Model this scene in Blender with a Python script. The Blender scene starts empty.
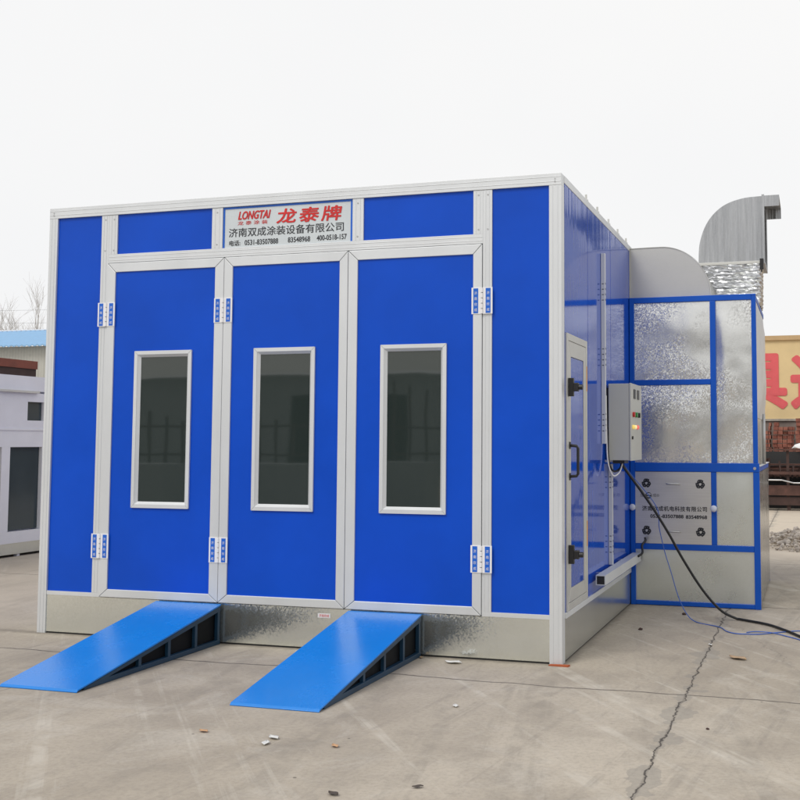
import bpy, bmesh, math, random
from mathutils import Vector, Matrix
from mathutils.geometry import tessellate_polygon
random.seed(7)
R = math.radians
S = bpy.context.scene
COL = S.collection

# ---------------------------------------------------------------- mesh helpers
class MB:
    def __init__(s): s.v = []; s.f = []
    def box(s, a, b):
        x0, y0, z0 = [min(p, q) for p, q in zip(a, b)]; x1, y1, z1 = [max(p, q) for p, q in zip(a, b)]
        n = len(s.v)
        s.v += [(x0,y0,z0),(x1,y0,z0),(x1,y1,z0),(x0,y1,z0),(x0,y0,z1),(x1,y0,z1),(x1,y1,z1),(x0,y1,z1)]
        s.f += [tuple(n+i for i in q) for q in ((0,3,2,1),(4,5,6,7),(0,1,5,4),(1,2,6,5),(2,3,7,6),(3,0,4,7))]
        return s
    def prism(s, pts, d):
        """polygon pts (3d, planar) pushed along vector d"""
        n = len(s.v); k = len(pts); d = Vector(d)
        P = [Vector(p) for p in pts]
        s.v += [tuple(p) for p in P] + [tuple(p + d) for p in P]
        for t in tessellate_polygon([P]):
            s.f.append(tuple(n+i for i in t)); s.f.append(tuple(n+k+i for i in reversed(t)))
        for i in range(k):
            j = (i+1) % k; s.f.append((n+i, n+j, n+k+j, n+k+i))
        return s
    def tube(s, pts, r, seg=8, cap=True):
        P = [Vector(p) for p in pts]; rr = r if isinstance(r, (list, tuple)) else [r]*len(P)
        n0 = len(s.v); up = Vector((0,0,1)); prev = None
        for i, p in enumerate(P):
            d = (P[min(i+1, len(P)-1)] - P[max(i-1, 0)]).normalized()
            if prev is None:
                a = d.cross(up)
                if a.length < .05: a = d.cross(Vector((1,0,0)))
                a.normalize()
            else:
                a = (prev - d*prev.dot(d)).normalized()
            prev = a; b = d.cross(a)
            for k in range(seg):
                t = 2*math.pi*k/seg; s.v.append(tuple(p + (a*math.cos(t) + b*math.sin(t))*rr[i]))
        for i in range(len(P)-1):
            for k in range(seg):
                a0 = n0+i*seg+k; a1 = n0+i*seg+(k+1) % seg
                s.f.append((a0, a1, a1+seg, a0+seg))
        if cap:
            s.f.append(tuple(n0+k for k in reversed(range(seg)))); e = n0+(len(P)-1)*seg
            s.f.append(tuple(e+k for k in range(seg)))
        return s
    def grid(s, rows):
        n = len(s.v); w = len(rows[0])
        for r in rows: s.v += [tuple(p) for p in r]
        for i in range(len(rows)-1):
            for j in range(w-1):
                a = n+i*w+j; s.f.append((a, a+1, a+w+1, a+w))
        return s
    def build(s, name, mat, parent=None, bevel=0, smooth=False, seg=2):
        me = bpy.data.meshes.new(name); me.from_pydata(s.v, [], s.f); me.validate()
        bm = bmesh.new(); bm.from_mesh(me); bmesh.ops.recalc_face_normals(bm, faces=bm.faces); bm.to_mesh(me); bm.free()
        o = bpy.data.objects.new(name, me); COL.objects.link(o); me.materials.append(mat)
        if smooth:
            for p in me.polygons: p.use_smooth = True
        if bevel:
            m = o.modifiers.new('b', 'BEVEL'); m.width = bevel; m.segments = seg; m.limit_method = 'ANGLE'; m.angle_limit = R(35)
            m.harden_normals = False
        if parent: o.parent = parent; o.matrix_parent_inverse = parent.matrix_world.inverted() if False else Matrix.Translation(-parent.location)
        return o

def thing(name, label, cat, loc=(0,0,0), group=None):
    o = bpy.data.objects.new(name, None); COL.objects.link(o); o.location = loc
    o['label'] = label; o['category'] = cat; o['kind'] = 'thing' if 'kind' not in o else o['kind']
    if group: o['group'] = group
    o.empty_display_size = .2
    return o
def tag(o, label, cat, group=None):
    o['label'] = label; o['category'] = cat; o['kind'] = 'thing' if 'kind' not in o else o['kind']
    if group: o['group'] = group
    return o
def struct(o): o['kind'] = 'structure'; return o
def B(name, a, b, mat, parent=None, bevel=0): return MB().box(a, b).build(name, mat, parent, bevel)

# ---------------------------------------------------------------- materials
def newmat(name):
    m = bpy.data.materials.new(name); m.use_nodes = True
    nt = m.node_tree; return m, nt, nt.nodes['Principled BSDF']
def N(nt, t, **kw):
    n = nt.nodes.new(t)
    for k, v in kw.items():
        if k in n.inputs: n.inputs[k].default_value = v
        else: setattr(n, k, v)
    return n
def ramp(nt, src, stops):
    r = nt.nodes.new('ShaderNodeValToRGB'); e = r.color_ramp.elements
    while len(e) < len(stops): e.new(.5)
    for i, (p, c) in enumerate(stops):
        e[i].position = p; e[i].color = (*c, 1) if not isinstance(c, (int, float)) else (c, c, c, 1)
    nt.links.new(src, r.inputs[0]); return r
def coords(nt, scale=(1,1,1), obj=True):
    t = nt.nodes.new('ShaderNodeTexCoord'); mp = nt.nodes.new('ShaderNodeMapping'); mp.inputs['Scale'].default_value = scale
    nt.links.new(t.outputs['Object'], mp.inputs[0]); return mp.outputs[0]
def surf(name, col, rough=.5, metal=0., var=.08, vscale=3., bump=0., bscale=40., rvar=.1, coat=0, spec=.5, stretch=(1,1,1), coatr=.05, dirt=None):
    m, nt, p = newmat(name); L = nt.links
    v = coords(nt, stretch)
    n = N(nt, 'ShaderNodeTexNoise', Scale=vscale, Detail=5., Roughness=.6); L.new(v, n.inputs['Vector'])
    lo = tuple(max(0, c*(1-var)) for c in col); hi = tuple(min(1, c*(1+var)) for c in col)
    r = ramp(nt, n.outputs[0], [(.3, lo), (.7, hi)])
    base = r.outputs[0]
    if dirt:
        n3 = N(nt, 'ShaderNodeTexNoise', Scale=dirt[0], Detail=8., Roughness=.7); L.new(v, n3.inputs['Vector'])
        rr = ramp(nt, n3.outputs[0], [(dirt[1], 0.), (dirt[1]+.15, dirt[2])])
        mx = N(nt, 'ShaderNodeMix', data_type='RGBA'); L.new(rr.outputs[0], mx.inputs[0]); L.new(base, mx.inputs[6]); mx.inputs[7].default_value = (*dirt[3], 1)
        base = mx.outputs[2]
    L.new(base, p.inputs['Base Color'])
    mr = N(nt, 'ShaderNodeMapRange'); L.new(n.outputs[0], mr.inputs[0]); mr.inputs[3].default_value = max(.02, rough-rvar*.5); mr.inputs[4].default_value = rough+rvar*.5
    L.new(mr.outputs[0], p.inputs['Roughness'])
    p.inputs['Metallic'].default_value = metal; p.inputs['Coat Weight'].default_value = coat; p.inputs['Coat Roughness'].default_value = coatr
    p.inputs['Specular IOR Level'].default_value = spec
    if bump:
        n2 = N(nt, 'ShaderNodeTexNoise', Scale=bscale, Detail=4.); L.new(v, n2.inputs['Vector'])
        b = N(nt, 'ShaderNodeBump', Strength=bump, Distance=.01); L.new(n2.outputs[0], b.inputs['Height']); L.new(b.outputs[0], p.inputs['Normal'])
    return m

def galv(name, col=.55, rough=.32, wave=.25, wscale=3., spangle=45., metal=.9, blot=.35, tint=(1,1,.98), stretch=(1,1,1), sp=.3, micro=.12, facet=0, fscale=55., patchy=None):
    m, nt, p = newmat(name); L = nt.links; v = coords(nt, stretch)
    vo = N(nt, 'ShaderNodeTexVoronoi', Scale=spangle); L.new(v, vo.inputs['Vector'])
    hs = nt.nodes.new('ShaderNodeSeparateColor'); L.new(vo.outputs['Color'], hs.inputs[0])
    n = N(nt, 'ShaderNodeTexNoise', Scale=1.7, Detail=6., Roughness=.65, Distortion=.4); L.new(v, n.inputs['Vector'])
    mul = N(nt, 'ShaderNodeMath', operation='MULTIPLY_ADD'); L.new(hs.outputs[0], mul.inputs[0]); mul.inputs[1].default_value = sp; L.new(n.outputs[0], mul.inputs[2])
    r = ramp(nt, mul.outputs[0], [(.35, tuple(col*(1-blot)*k for k in tint)), (.85, tuple(min(1,col*(1+blot*.6))*k for k in tint))])
    L.new(r.outputs[0], p.inputs['Base Color'])
    mr = N(nt, 'ShaderNodeMapRange'); L.new(mul.outputs[0], mr.inputs[0]); mr.inputs[1].default_value = .3; mr.inputs[2].default_value = .9
    mr.inputs[3].default_value = rough*.75; mr.inputs[4].default_value = rough*1.35; L.new(mr.outputs[0], p.inputs['Roughness'])
    p.inputs['Metallic'].default_value = metal
    n2 = N(nt, 'ShaderNodeTexNoise', Scale=wscale, Detail=2.); L.new(v, n2.inputs['Vector'])
    b = N(nt, 'ShaderNodeBump', Strength=wave, Distance=.05); L.new(n2.outputs[0], b.inputs['Height'])
    b2 = N(nt, 'ShaderNodeBump', Strength=micro, Distance=.002); L.new(hs.outputs[1], b2.inputs['Height']); L.new(b.outputs[0], b2.inputs['Normal'])
    if facet:
        vf = N(nt, 'ShaderNodeTexVoronoi', Scale=fscale); nd = N(nt, 'ShaderNodeTexNoise', Scale=fscale*.8, Detail=2.); L.new(v, nd.inputs['Vector'])
        dm = N(nt, 'ShaderNodeMix', data_type='RGBA'); dm.inputs[0].default_value = .012; L.new(v, dm.inputs[6]); L.new(nd.outputs['Color'], dm.inputs[7]); L.new(dm.outputs[2], vf.inputs['Vector'])
        sb = N(nt, 'ShaderNodeVectorMath', operation='SUBTRACT'); L.new(vf.outputs['Color'], sb.inputs[0]); sb.inputs[1].default_value = (.5,.5,.5)
        sc = N(nt, 'ShaderNodeVectorMath', operation='SCALE'); L.new(sb.outputs[0], sc.inputs[0]); sc.inputs['Scale'].default_value = facet
        if patchy:
            pn = N(nt, 'ShaderNodeTexNoise', Scale=patchy[0], Detail=5., Roughness=.6, Distortion=.5); L.new(v, pn.inputs['Vector'])
            pr_ = ramp(nt, pn.outputs[0], [(patchy[1], patchy[3]), (patchy[2], 1.)])
            mu = N(nt, 'ShaderNodeMath', operation='MULTIPLY'); L.new(pr_.outputs[0], mu.inputs[0]); mu.inputs[1].default_value = facet; L.new(mu.outputs[0], sc.inputs['Scale'])
        ad = N(nt, 'ShaderNodeVectorMath', operation='ADD'); L.new(b2.outputs[0], ad.inputs[0]); L.new(sc.outputs[0], ad.inputs[1])
        no = N(nt, 'ShaderNodeVectorMath', operation='NORMALIZE'); L.new(ad.outputs[0], no.inputs[0]); L.new(no.outputs[0], p.inputs['Normal'])
    else: L.new(b2.outputs[0], p.inputs['Normal'])
    return m

M = {}
M['alu'] = surf('aluminium', (.70,.722,.742), .42, .35, .05, 2.5, rvar=.12, stretch=(1,1,.4), dirt=(5., .62, .25, (.42,.40,.37)))
M['alu_side'] = surf('aluminium_weathered', (.60,.60,.57), .4, .4, .06, 3., rvar=.1)
M['gap'] = surf('dark_gap', (.03,.03,.03), .8)
M['blue'] = surf('blue_sheet', (.003,.072,.55), .30, 0, .09, 1.3, rvar=.12, spec=.22, bump=.03, bscale=1.2, dirt=(14., .70, .22, (.05,.14,.5)))
M['blue_frame'] = surf('blue_frame_paint', (.004,.090,.50), .35, 0, .08, 3., rvar=.1, spec=.3)
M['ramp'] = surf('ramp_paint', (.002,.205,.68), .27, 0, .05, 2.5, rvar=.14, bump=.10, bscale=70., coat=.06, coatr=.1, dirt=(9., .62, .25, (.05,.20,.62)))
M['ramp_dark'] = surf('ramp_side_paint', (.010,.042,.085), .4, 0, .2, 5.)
M['galv_dark_refl'] = galv('galvanised_dark_reflection', .42, .16, .8, 3., 60., .95, .3, (.97,1,1.02), (4,4,1), sp=.2, facet=.15)  # dark streaked base colour stands in for reflections of dark surroundings
M['ramp_shade'] = surf('ramp_inner_shade', (.006,.007,.009), .6, spec=.15)  # near-black colour stands in for the shade inside the ramps
M['galv'] = galv('galvanised_plinth', .84, .15, .10, 2.2, 75., .90, .06, (.96,1,.96), sp=.08, micro=.0, facet=.06, fscale=110.)
M['galv_side'] = galv('galvanised_skirt', .72, .22, .12, 1.2, 90., .88, .06, (.97,1,.97), sp=.1, micro=.01)
M['galv_rough'] = galv('galvanised_spangled', .80, .24, .40, 1.8, 85., .88, .10, (1,1,.97), sp=.1, micro=.05, facet=.25, fscale=120., patchy=(1.7,.46,.62,.06))
M['galv_flat'] = galv('galvanised_flat', .72, .30, .14, 1.5, 90., .78, .08, (.97,1,.94), sp=.12, micro=.02, facet=0)
M['galv_duct'] = galv('galvanised_duct', .44, .34, .3, 1.6, 60., .8, .22, (.98,1,1.03), (13,13,.8), sp=.2)
M['duct_smooth'] = galv('smooth_grey_duct', .52, .5, .08, 1., 90., .6, .06)
M['steel_brushed'] = surf('brushed_steel', (.66,.655,.65), .30, .85, .05, 4., rvar=.1, stretch=(1,1,30), bump=.05, bscale=2.)
M['foil'] = surf('foil_insulation', (.60,.60,.61), .45, .5, .08, 5., bump=.6, bscale=9.)
M['foil_shiny'] = surf('crinkled_foil', (.62,.63,.65), .30, .85, .12, 9., bump=.3, bscale=22.)
M['sticker'] = surf('blue_sticker', (.01,.13,.62), .35)
M['white'] = surf('white_paint', (.84,.84,.86), .4, 0, .04)
M['letter_white'] = surf('white_lettering', (.75,.76,.8), .5)
M['letter_red'] = surf('red_lettering', (.62,.02,.02), .5)
M['letter_black'] = surf('black_lettering', (.02,.022,.03), .5)
M['sign'] = surf('sign_board_sheet', (.62,.67,.70), .3, .1, .04)
M['slot'] = surf('slot_shadow', (.12,.13,.16), .7)
M['black'] = surf('black_plastic', (.015,.015,.017), .35)
M['rubber'] = surf('black_rubber', (.012,.012,.013), .45)
M['grey_box'] = surf('grey_enamel', (.53,.54,.51), .4, 0, .03)
M['bluewire'] = surf('blue_wire_plastic', (.05,.13,.48), .4)
M['orange'] = surf('orange_label', (.75,.34,.03), .5)
M['rust'] = surf('red_oxide_steel', (.20,.052,.03), .6, 0, .25, 4.)
M['rack'] = surf('brown_rack_steel', (.085,.038,.028), .7, 0, .4, 5.)
M['rustdark'] = surf('dark_rusted_steel', (.05,.025,.02), .7, 0, .4, 5.)
M['galvpipe'] = surf('zinc_pipe', (.5,.5,.5), .35, .7)
M['lilac'] = surf('white_lilac_sheet', (.80,.80,.835), .4, 0, .04)
M['cream'] = surf('cream_plaster', (.70,.54,.29), .8, 0, .07, 1.5, dirt=(2., .6, .35, (.55,.42,.24)))
M['wallred'] = surf('red_wall_paint', (.70,.12,.13), .8, 0, .08, 3., dirt=(6., .62, .35, (.68,.32,.22)))
M['tarp'] = surf('white_tarpaulin', (.78,.78,.77), .5, 0, .05)
M['bark'] = surf('haze_pale_bark', (.42,.40,.38), .9, 0, .2)  # paled so the colour carries the haze over the distant trees
M['greenbush'] = surf('evergreen_leaf', (.03,.045,.02), .8, 0, .3)
M['blueroof'] = surf('light_blue_roof', (.22,.42,.66), .4, 0, .05)
M['paper'] = surf('dry_leaf', (.45,.32,.2), .8)
M['leaf_orange'] = surf('orange_leaf', (.55,.33,.18), .8); M['leaf_dark'] = surf('dark_leaf', (.07,.055,.045), .8)
M['litter'] = surf('white_paper', (.7,.7,.68), .8)
M['emit_r'] = surf('red_button', (.5,.02,.02), .3)
M['emit_g'] = surf('green_button', (.01,.25,.05), .3)
M['knob'] = surf('white_knob', (.62,.66,.78), .3)

# tinted glass over a dark interior
m, nt, p = newmat('tinted_glass'); L = nt.links
p.inputs['Base Color'].default_value = (.026,.036,.034,1); p.inputs['Roughness'].default_value = .03; p.inputs['IOR'].default_value = 1.6
p.inputs['Coat Weight'].default_value = .6; p.inputs['Coat Roughness'].default_value = .02
v = coords(nt); n = N(nt, 'ShaderNodeTexNoise', Scale=2.2, Detail=1.); L.new(v, n.inputs['Vector'])
b = N(nt, 'ShaderNodeBump', Strength=.02, Distance=.03); L.new(n.outputs[0], b.inputs['Height']); L.new(b.outputs[0], p.inputs['Normal']); L.new(b.outputs[0], p.inputs['Coat Normal'])
M['glass'] = m
M['pane'] = surf('grey_tinted_pane', (.055,.072,.078), .12, 0, .15, 1., spec=.25)

# glossy wavy side cladding
m, nt, p = newmat('glossy_blue_cladding'); L = nt.links
v = coords(nt, (1, 4.5, .30)); n = N(nt, 'ShaderNodeTexNoise', Scale=2.0, Detail=1.); L.new(v, n.inputs['Vector'])
v1 = coords(nt); n1 = N(nt, 'ShaderNodeTexNoise', Scale=2., Detail=6.); L.new(v1, n1.inputs['Vector'])
r = ramp(nt, n1.outputs[0], [(.3, (.006,.062,.46)), (.7, (.010,.085,.55))]); L.new(r.outputs[0], p.inputs['Base Color'])
b = N(nt, 'ShaderNodeBump', Strength=.085, Distance=.012); L.new(n.outputs[0], b.inputs['Height']); L.new(b.outputs[0], p.inputs['Normal']); L.new(b.outputs[0], p.inputs['Coat Normal'])
p.inputs['Roughness'].default_value = .09; p.inputs['IOR'].default_value = 1.5; p.inputs['Coat Weight'].default_value = .2; p.inputs['Coat Roughness'].default_value = .03
M['blue_side'] = m

# corrugated sheet
def corr(name, col, freq, axis='X', strength=.8):
    m, nt, p = newmat(name); L = nt.links; v = coords(nt)
    w = N(nt, 'ShaderNodeTexWave', Scale=freq, bands_direction=axis, wave_profile='SIN'); L.new(v, w.inputs['Vector'])
    b = N(nt, 'ShaderNodeBump', Strength=strength, Distance=.05); L.new(w.outputs[1], b.inputs['Height']); L.new(b.outputs[0], p.inputs['Normal'])
    n = N(nt, 'ShaderNodeTexNoise', Scale=.8, Detail=6.); L.new(v, n.inputs['Vector'])
    r = ramp(nt, n.outputs[0], [(.3, tuple(c*.85 for c in col)), (.7, col)]); L.new(r.outputs[0], p.inputs['Base Color'])
    p.inputs['Roughness'].default_value = .5; return m
M['corr'] = corr('corrugated_grey_sheet', (.50,.50,.46), 1.2)
M['corr_dark'] = corr('corrugated_workshop_sheet', (.34,.37,.38), .9)

# brick pile
m, nt, p = newmat('fired_brick'); L = nt.links; v = coords(nt)
n = N(nt, 'ShaderNodeTexNoise', Scale=5., Detail=6., Roughness=.7); L.new(v, n.inputs['Vector'])
r = ramp(nt, n.outputs[0], [(.25, (.10,.035,.025)), (.5, (.24,.085,.06)), (.75, (.36,.17,.12))])
L.new(r.outputs[0], p.inputs['Base Color']); p.inputs['Roughness'].default_value = .9
M['brick'] = m

# concrete ground: slab joints on a real grid, a ragged crack along one joint, repair mortar, stains
m, nt, p = newmat('concrete_yard'); L = nt.links
tc = nt.nodes.new('ShaderNodeTexCoord'); P = tc.outputs['Object']
sep = nt.nodes.new('ShaderNodeSeparateXYZ'); L.new(P, sep.inputs[0])
def noise(scale, det=4., rough=.5, dist=0., stretch=None):
    n = N(nt, 'ShaderNodeTexNoise', Scale=scale, Detail=det, Roughness=rough, Distortion=dist)
    if stretch:
        mp = nt.nodes.new('ShaderNodeMapping'); mp.inputs['Scale'].default_value = stretch; mp.inputs['Rotation'].default_value = (0,0,R(12)); L.new(P, mp.inputs[0]); L.new(mp.outputs[0], n.inputs['Vector'])
    else: L.new(P, n.inputs['Vector'])
    return n.outputs[0]
def ma(op, a, b=None, c=None, clamp=False):
    n = nt.nodes.new('ShaderNodeMath'); n.operation = op; n.use_clamp = clamp
    for i, q in enumerate((a, b, c)):
        if q is None: continue
        if isinstance(q, (int, float)): n.inputs[i].default_value = q
        else: L.new(q, n.inputs[i])
    return n.outputs[0]
def sstep(v, a, b):   # 1 below a -> 0 above b
    n = nt.nodes.new('ShaderNodeMapRange'); n.interpolation_type = 'SMOOTHSTEP'; L.new(v, n.inputs[0])
    n.inputs[1].default_value = a; n.inputs[2].default_value = b; n.inputs[3].default_value = 1; n.inputs[4].default_value = 0; return n.outputs[0]
def mix(f, a, b):
    n = nt.nodes.new('ShaderNodeMix'); n.data_type = 'RGBA'
    if isinstance(f, (int, float)): n.inputs[0].default_value = f
    else: L.new(f, n.inputs[0])
    for i, q in ((6, a), (7, b)):
        if isinstance(q, tuple): n.inputs[i].default_value = (*q, 1)
        else: L.new(q, n.inputs[i])
    return n.outputs[2]
X, Y = sep.outputs[0], sep.outputs[1]
big = noise(.35, 5., .55, .6); mid = noise(1.6, 8., .6, .3); fine = noise(38., 8., .7)
base = ramp(nt, big, [(.35, (.38,.332,.268)), (.65, (.485,.43,.355))]).outputs[0]
base = mix(ma('MULTIPLY', ramp(nt, mid, [(.44, 0.), (.66, 1.)]).outputs[0], .50), base, (.27,.235,.195))
base = mix(ma('MULTIPLY', ramp(nt, noise(1.3, 10., .72, 1.5), [(.53, 0.), (.66, 1.)]).outputs[0], .42), base, (.52,.48,.42))
base = mix(ma('MULTIPLY', ramp(nt, noise(3., 6., .6, .2, (1.2, .8, 1)), [(.50, 0.), (.68, 1.)]).outputs[0], .22), base, (.26,.235,.2))
base = mix(ma('MULTIPLY', ramp(nt, fine, [(.3, 1.), (.55, 0.)]).outputs[0], .35), base, (.20,.175,.15))
base = mix(ma('MULTIPLY', ramp(nt, noise(110., 3., .7), [(.62, 0.), (.7, 1.)]).outputs[0], .35), base, (.58,.54,.48))
for (sc_, rot_, st_, lim, amt, colr) in ((.9, 78, (.14,3.4,1), .52, .40, (.25,.225,.19)), (1.1, 52, (.12,3.8,1), .54, .50, (.58,.54,.47)), (1.3, 97, (.16,4.6,1), .54, .42, (.24,.215,.185))):
    m0 = nt.nodes.new('ShaderNodeMapping'); m0.inputs['Rotation'].default_value = (0,0,R(rot_)); L.new(P, m0.inputs[0])
    mp = nt.nodes.new('ShaderNodeMapping'); mp.inputs['Scale'].default_value = st_; L.new(m0.outputs[0], mp.inputs[0])
    q = N(nt, 'ShaderNodeTexNoise', Scale=sc_, Detail=7., Roughness=.68); L.new(mp.outputs[0], q.inputs['Vector'])
    base = mix(ma('MULTIPLY', ma('MULTIPLY', ramp(nt, q.outputs[0], [(lim, 0.), (lim+.08, 1.)]).outputs[0], ramp(nt, noise(7., 4.), [(.35, 0.), (.6, 1.)]).outputs[0]), amt), base, colr)
# ragged darker band along the foot of the booth
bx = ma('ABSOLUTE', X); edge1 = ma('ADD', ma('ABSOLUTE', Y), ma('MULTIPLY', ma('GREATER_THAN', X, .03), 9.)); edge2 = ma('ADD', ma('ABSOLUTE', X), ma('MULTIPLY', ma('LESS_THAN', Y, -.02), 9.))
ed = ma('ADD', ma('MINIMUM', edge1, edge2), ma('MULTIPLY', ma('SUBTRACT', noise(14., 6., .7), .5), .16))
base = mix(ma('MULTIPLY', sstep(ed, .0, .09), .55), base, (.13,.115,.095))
# scattered dark specks / pits
vo = N(nt, 'ShaderNodeTexVoronoi', Scale=3.2); L.new(P, vo.inputs['Vector'])
base = mix(ma('MULTIPLY', sstep(ma('ADD', vo.outputs['Distance'], ma('MULTIPLY', noise(25., 3.), .06)), .045, .06), .75), base, (.09,.08,.07))
vo2 = N(nt, 'ShaderNodeTexVoronoi', Scale=1.1); L.new(P, vo2.inputs['Vector'])
base = mix(ma('MULTIPLY', sstep(ma('ADD', vo2.outputs['Distance'], ma('MULTIPLY', noise(9., 5., .7), .25)), .17, .28), .3), base, (.19,.17,.145))
# ground turns paler further out and to the left
w1 = ma('SUBTRACT', 1., sstep(ma('ADD', Y, ma('MULTIPLY', big, 1.5)), 6.5, 9.))
base = mix(ma('MULTIPLY', w1, .75), base, (.60,.52,.42))
w2 = sstep(ma('ADD', X, ma('MULTIPLY', big, 1.)), -5.2, -3.6)
base = mix(ma('MULTIPLY', w2, .4), base, (.52,.45,.37))
# joints along y: x = .9 + 4 k ; joints along x: y = -.62 + 4.2 k
def joint(c, off, per, wob, w):
    q = ma('ADD', c, ma('MULTIPLY', ma('SUBTRACT', noise(7., 4., .6), .5), wob))
    q = ma('ABSOLUTE', ma('SUBTRACT', ma('PINGPONG', ma('SUBTRACT', q, off), per/2), 0.))
    return q
jx = joint(X, .90, 4.0, .035, 0); jy = joint(ma('ADD', Y, ma('MULTIPLY', ma('SUBTRACT', noise(.8, 2.), .5), .22)), -.60, 3.6, .035, 0)
jxc = joint(X, .90, 400., .10, 0)      # ragged crack following the joint at x = .9
near = ma('SUBTRACT', 1., sstep(ma('SUBTRACT', 0., Y), -.3, .2))  # y<0
patchw = ma('ADD', .02, ma('MULTIPLY', ma('SUBTRACT', noise(2.4, 4., .6), .48), .62))
patch = ma('LESS_THAN', ma('ADD', jxc, ma('MULTIPLY', ma('SUBTRACT', noise(9., 4.), .5), .09)), patchw)
base = mix(ma('MULTIPLY', patch, .40), base, (.235,.225,.205))
base = mix(ma('MULTIPLY', sstep(jy, .005, .02), .7), base, (.20,.18,.155))
base = mix(ma('MULTIPLY', sstep(jy, .0035, .007), .8), base, (.07,.06,.05))
base = mix(ma('MULTIPLY', sstep(jx, .004, .012), .35), base, (.12,.105,.09))
cr = sstep(ma('ADD', jxc, ma('MULTIPLY', ma('SUBTRACT', noise(4., 3.), .5), -.008)), .0018, .0065)
base = mix(ma('MULTIPLY', cr, .78), base, (.035,.03,.027))
# hairline crack in front of the second ramp
hx = ma('ABSOLUTE', ma('SUBTRACT', ma('ADD', ma('ADD', X, ma('MULTIPLY', Y, .35)), ma('MULTIPLY', noise(2., 5., .7), .5)), 1.9))
base = mix(ma('MULTIPLY', sstep(hx, .002, .006), .35), base, (.12,.1,.09))
L.new(base, p.inputs['Base Color']); p.inputs['Roughness'].default_value = .85; p.inputs['Specular IOR Level'].default_value = .3
h = ma('ADD', ma('MULTIPLY', fine, .5), ma('MULTIPLY', mid, 1.5)); h = ma('SUBTRACT', h, ma('MULTIPLY', cr, 2.)); h = ma('SUBTRACT', h, sstep(jy, .003, .01))
b = N(nt, 'ShaderNodeBump', Strength=.35, Distance=.006); L.new(h, b.inputs['Height']); L.new(b.outputs[0], p.inputs['Normal'])
M['ground'] = m

# ---------------------------------------------------------------- text
def text(name, body, mat, parent, mtx, size=None, width=None, height=None, shear=0, bold=0, depth=.0015, spacing=1.):
    """text laid in local XY, fitted to width x height (centred), placed with matrix mtx"""
    c = bpy.data.curves.new(name, 'FONT'); c.body = body; c.shear = shear; c.offset = bold; c.extrude = 0; c.resolution_u = 3; c.space_character = spacing
    o = bpy.data.objects.new(name, c); COL.objects.link(o)
    dg = bpy.context.evaluated_depsgraph_get(); me = bpy.data.meshes.new_from_object(o.evaluated_get(dg))
    bpy.data.objects.remove(o); bpy.data.curves.remove(c)
    xs = [v.co.x for v in me.vertices]; ys = [v.co.y for v in me.vertices]
    x0, x1, y0, y1 = min(xs), max(xs), min(ys), max(ys)
    sx = width/(x1-x0); sy = height/(y1-y0) if height else sx
    bm = bmesh.new(); bm.from_mesh(me)
    for v in bm.verts: v.co = Vector(((v.co.x-(x0+x1)/2)*sx, (v.co.y-(y0+y1)/2)*sy, 0))
    r = bmesh.ops.extrude_face_region(bm, geom=bm.faces[:])
    for g in r['geom']:
        if isinstance(g, bmesh.types.BMVert): g.co.z += depth
    bmesh.ops.recalc_face_normals(bm, faces=bm.faces)
    bm.transform(mtx); bm.to_mesh(me); bm.free()
    me.materials.clear(); me.materials.append(mat)
    ob = bpy.data.objects.new(name, me); COL.objects.link(ob)
    if parent: ob.parent = parent; ob.matrix_parent_inverse = Matrix.Translation(-parent.location)
    return ob
def thick_text(name, body, mat, parent, x, y, z, width, height, rad, shear=0, depth=.002, spacing=1., n=8, step=.00035, square=False):
    """brush-weight lettering: the glyph shifted round a small circle, each copy a hair deeper, joined to one mesh"""
    offs = [(math.cos(k*2*math.pi/n), math.sin(k*2*math.pi/n)) for k in range(n)]+[(0,0)]
    if square: offs = [(a/max(abs(a),abs(b)), b/max(abs(a),abs(b))) for a, b in offs[:-1]]+[(0,0)]
    obs = [text(name, body, mat, None, facing(x+rad*offs[k][0], y-step*k, z+rad*offs[k][1]), width=width-2*rad, height=height-2*rad, shear=shear, depth=depth, spacing=spacing) for k in range(n+1)]
    bm = bmesh.new()
    for o in obs: bm.from_mesh(o.data)
    bm.to_mesh(obs[0].data); bm.free()
    for o in obs[1:]: bpy.data.objects.remove(o)
    o = obs[0]
    if parent: o.parent = parent; o.matrix_parent_inverse = Matrix.Translation(-parent.location)
    return o
def facing(x, y, z):   # plane facing -y
    return Matrix.Translation((x, y, z)) @ Matrix.Rotation(R(90), 4, 'X')

def reparent(o, p, top):
    o.parent = p; o.matrix_parent_inverse = Matrix.Translation(-Vector(top)) if p.type == 'EMPTY' else Matrix.Identity(4)
def sub(o, part):   # a sub-part under a mesh part that itself sits at its thing's offset
    o.parent = part; o.matrix_parent_inverse = Matrix.Identity(4); return o

# ================================================================ SETTING
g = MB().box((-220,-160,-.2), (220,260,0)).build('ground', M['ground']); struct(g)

# ================================================================ SPRAY BOOTH
booth = thing('spray_booth', 'large blue paneled spray booth with white frame, three windowed doors and company sign', 'spray booth')
H = 3.4; W0 = -4.271
A = M['alu']; YF = 0.0
def fr(name, x0, x1, z0, z1, y0=0., y1=.05, par=booth, mat=A, bv=.004):
    mb = MB().box((x0,y0,z0),(x1,y1,z1))
    if x1-x0 < z1-z0:
        w = x1-x0
        for q in (.30, .70): mb.box((x0+w*q-.0018,y0-.0022,z0+.004),(x0+w*q+.0018,y0+.01,z1-.004))
    else:
        w = z1-z0
        for q in (.30, .70) if w > .05 else (): mb.box((x0+.004,y0-.0022,z0+w*q-.0018),(x1-.004,y0+.01,z0+w*q+.0018))
    return mb.build(name, mat, par, bv if bv < .003 else .0009)
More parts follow.
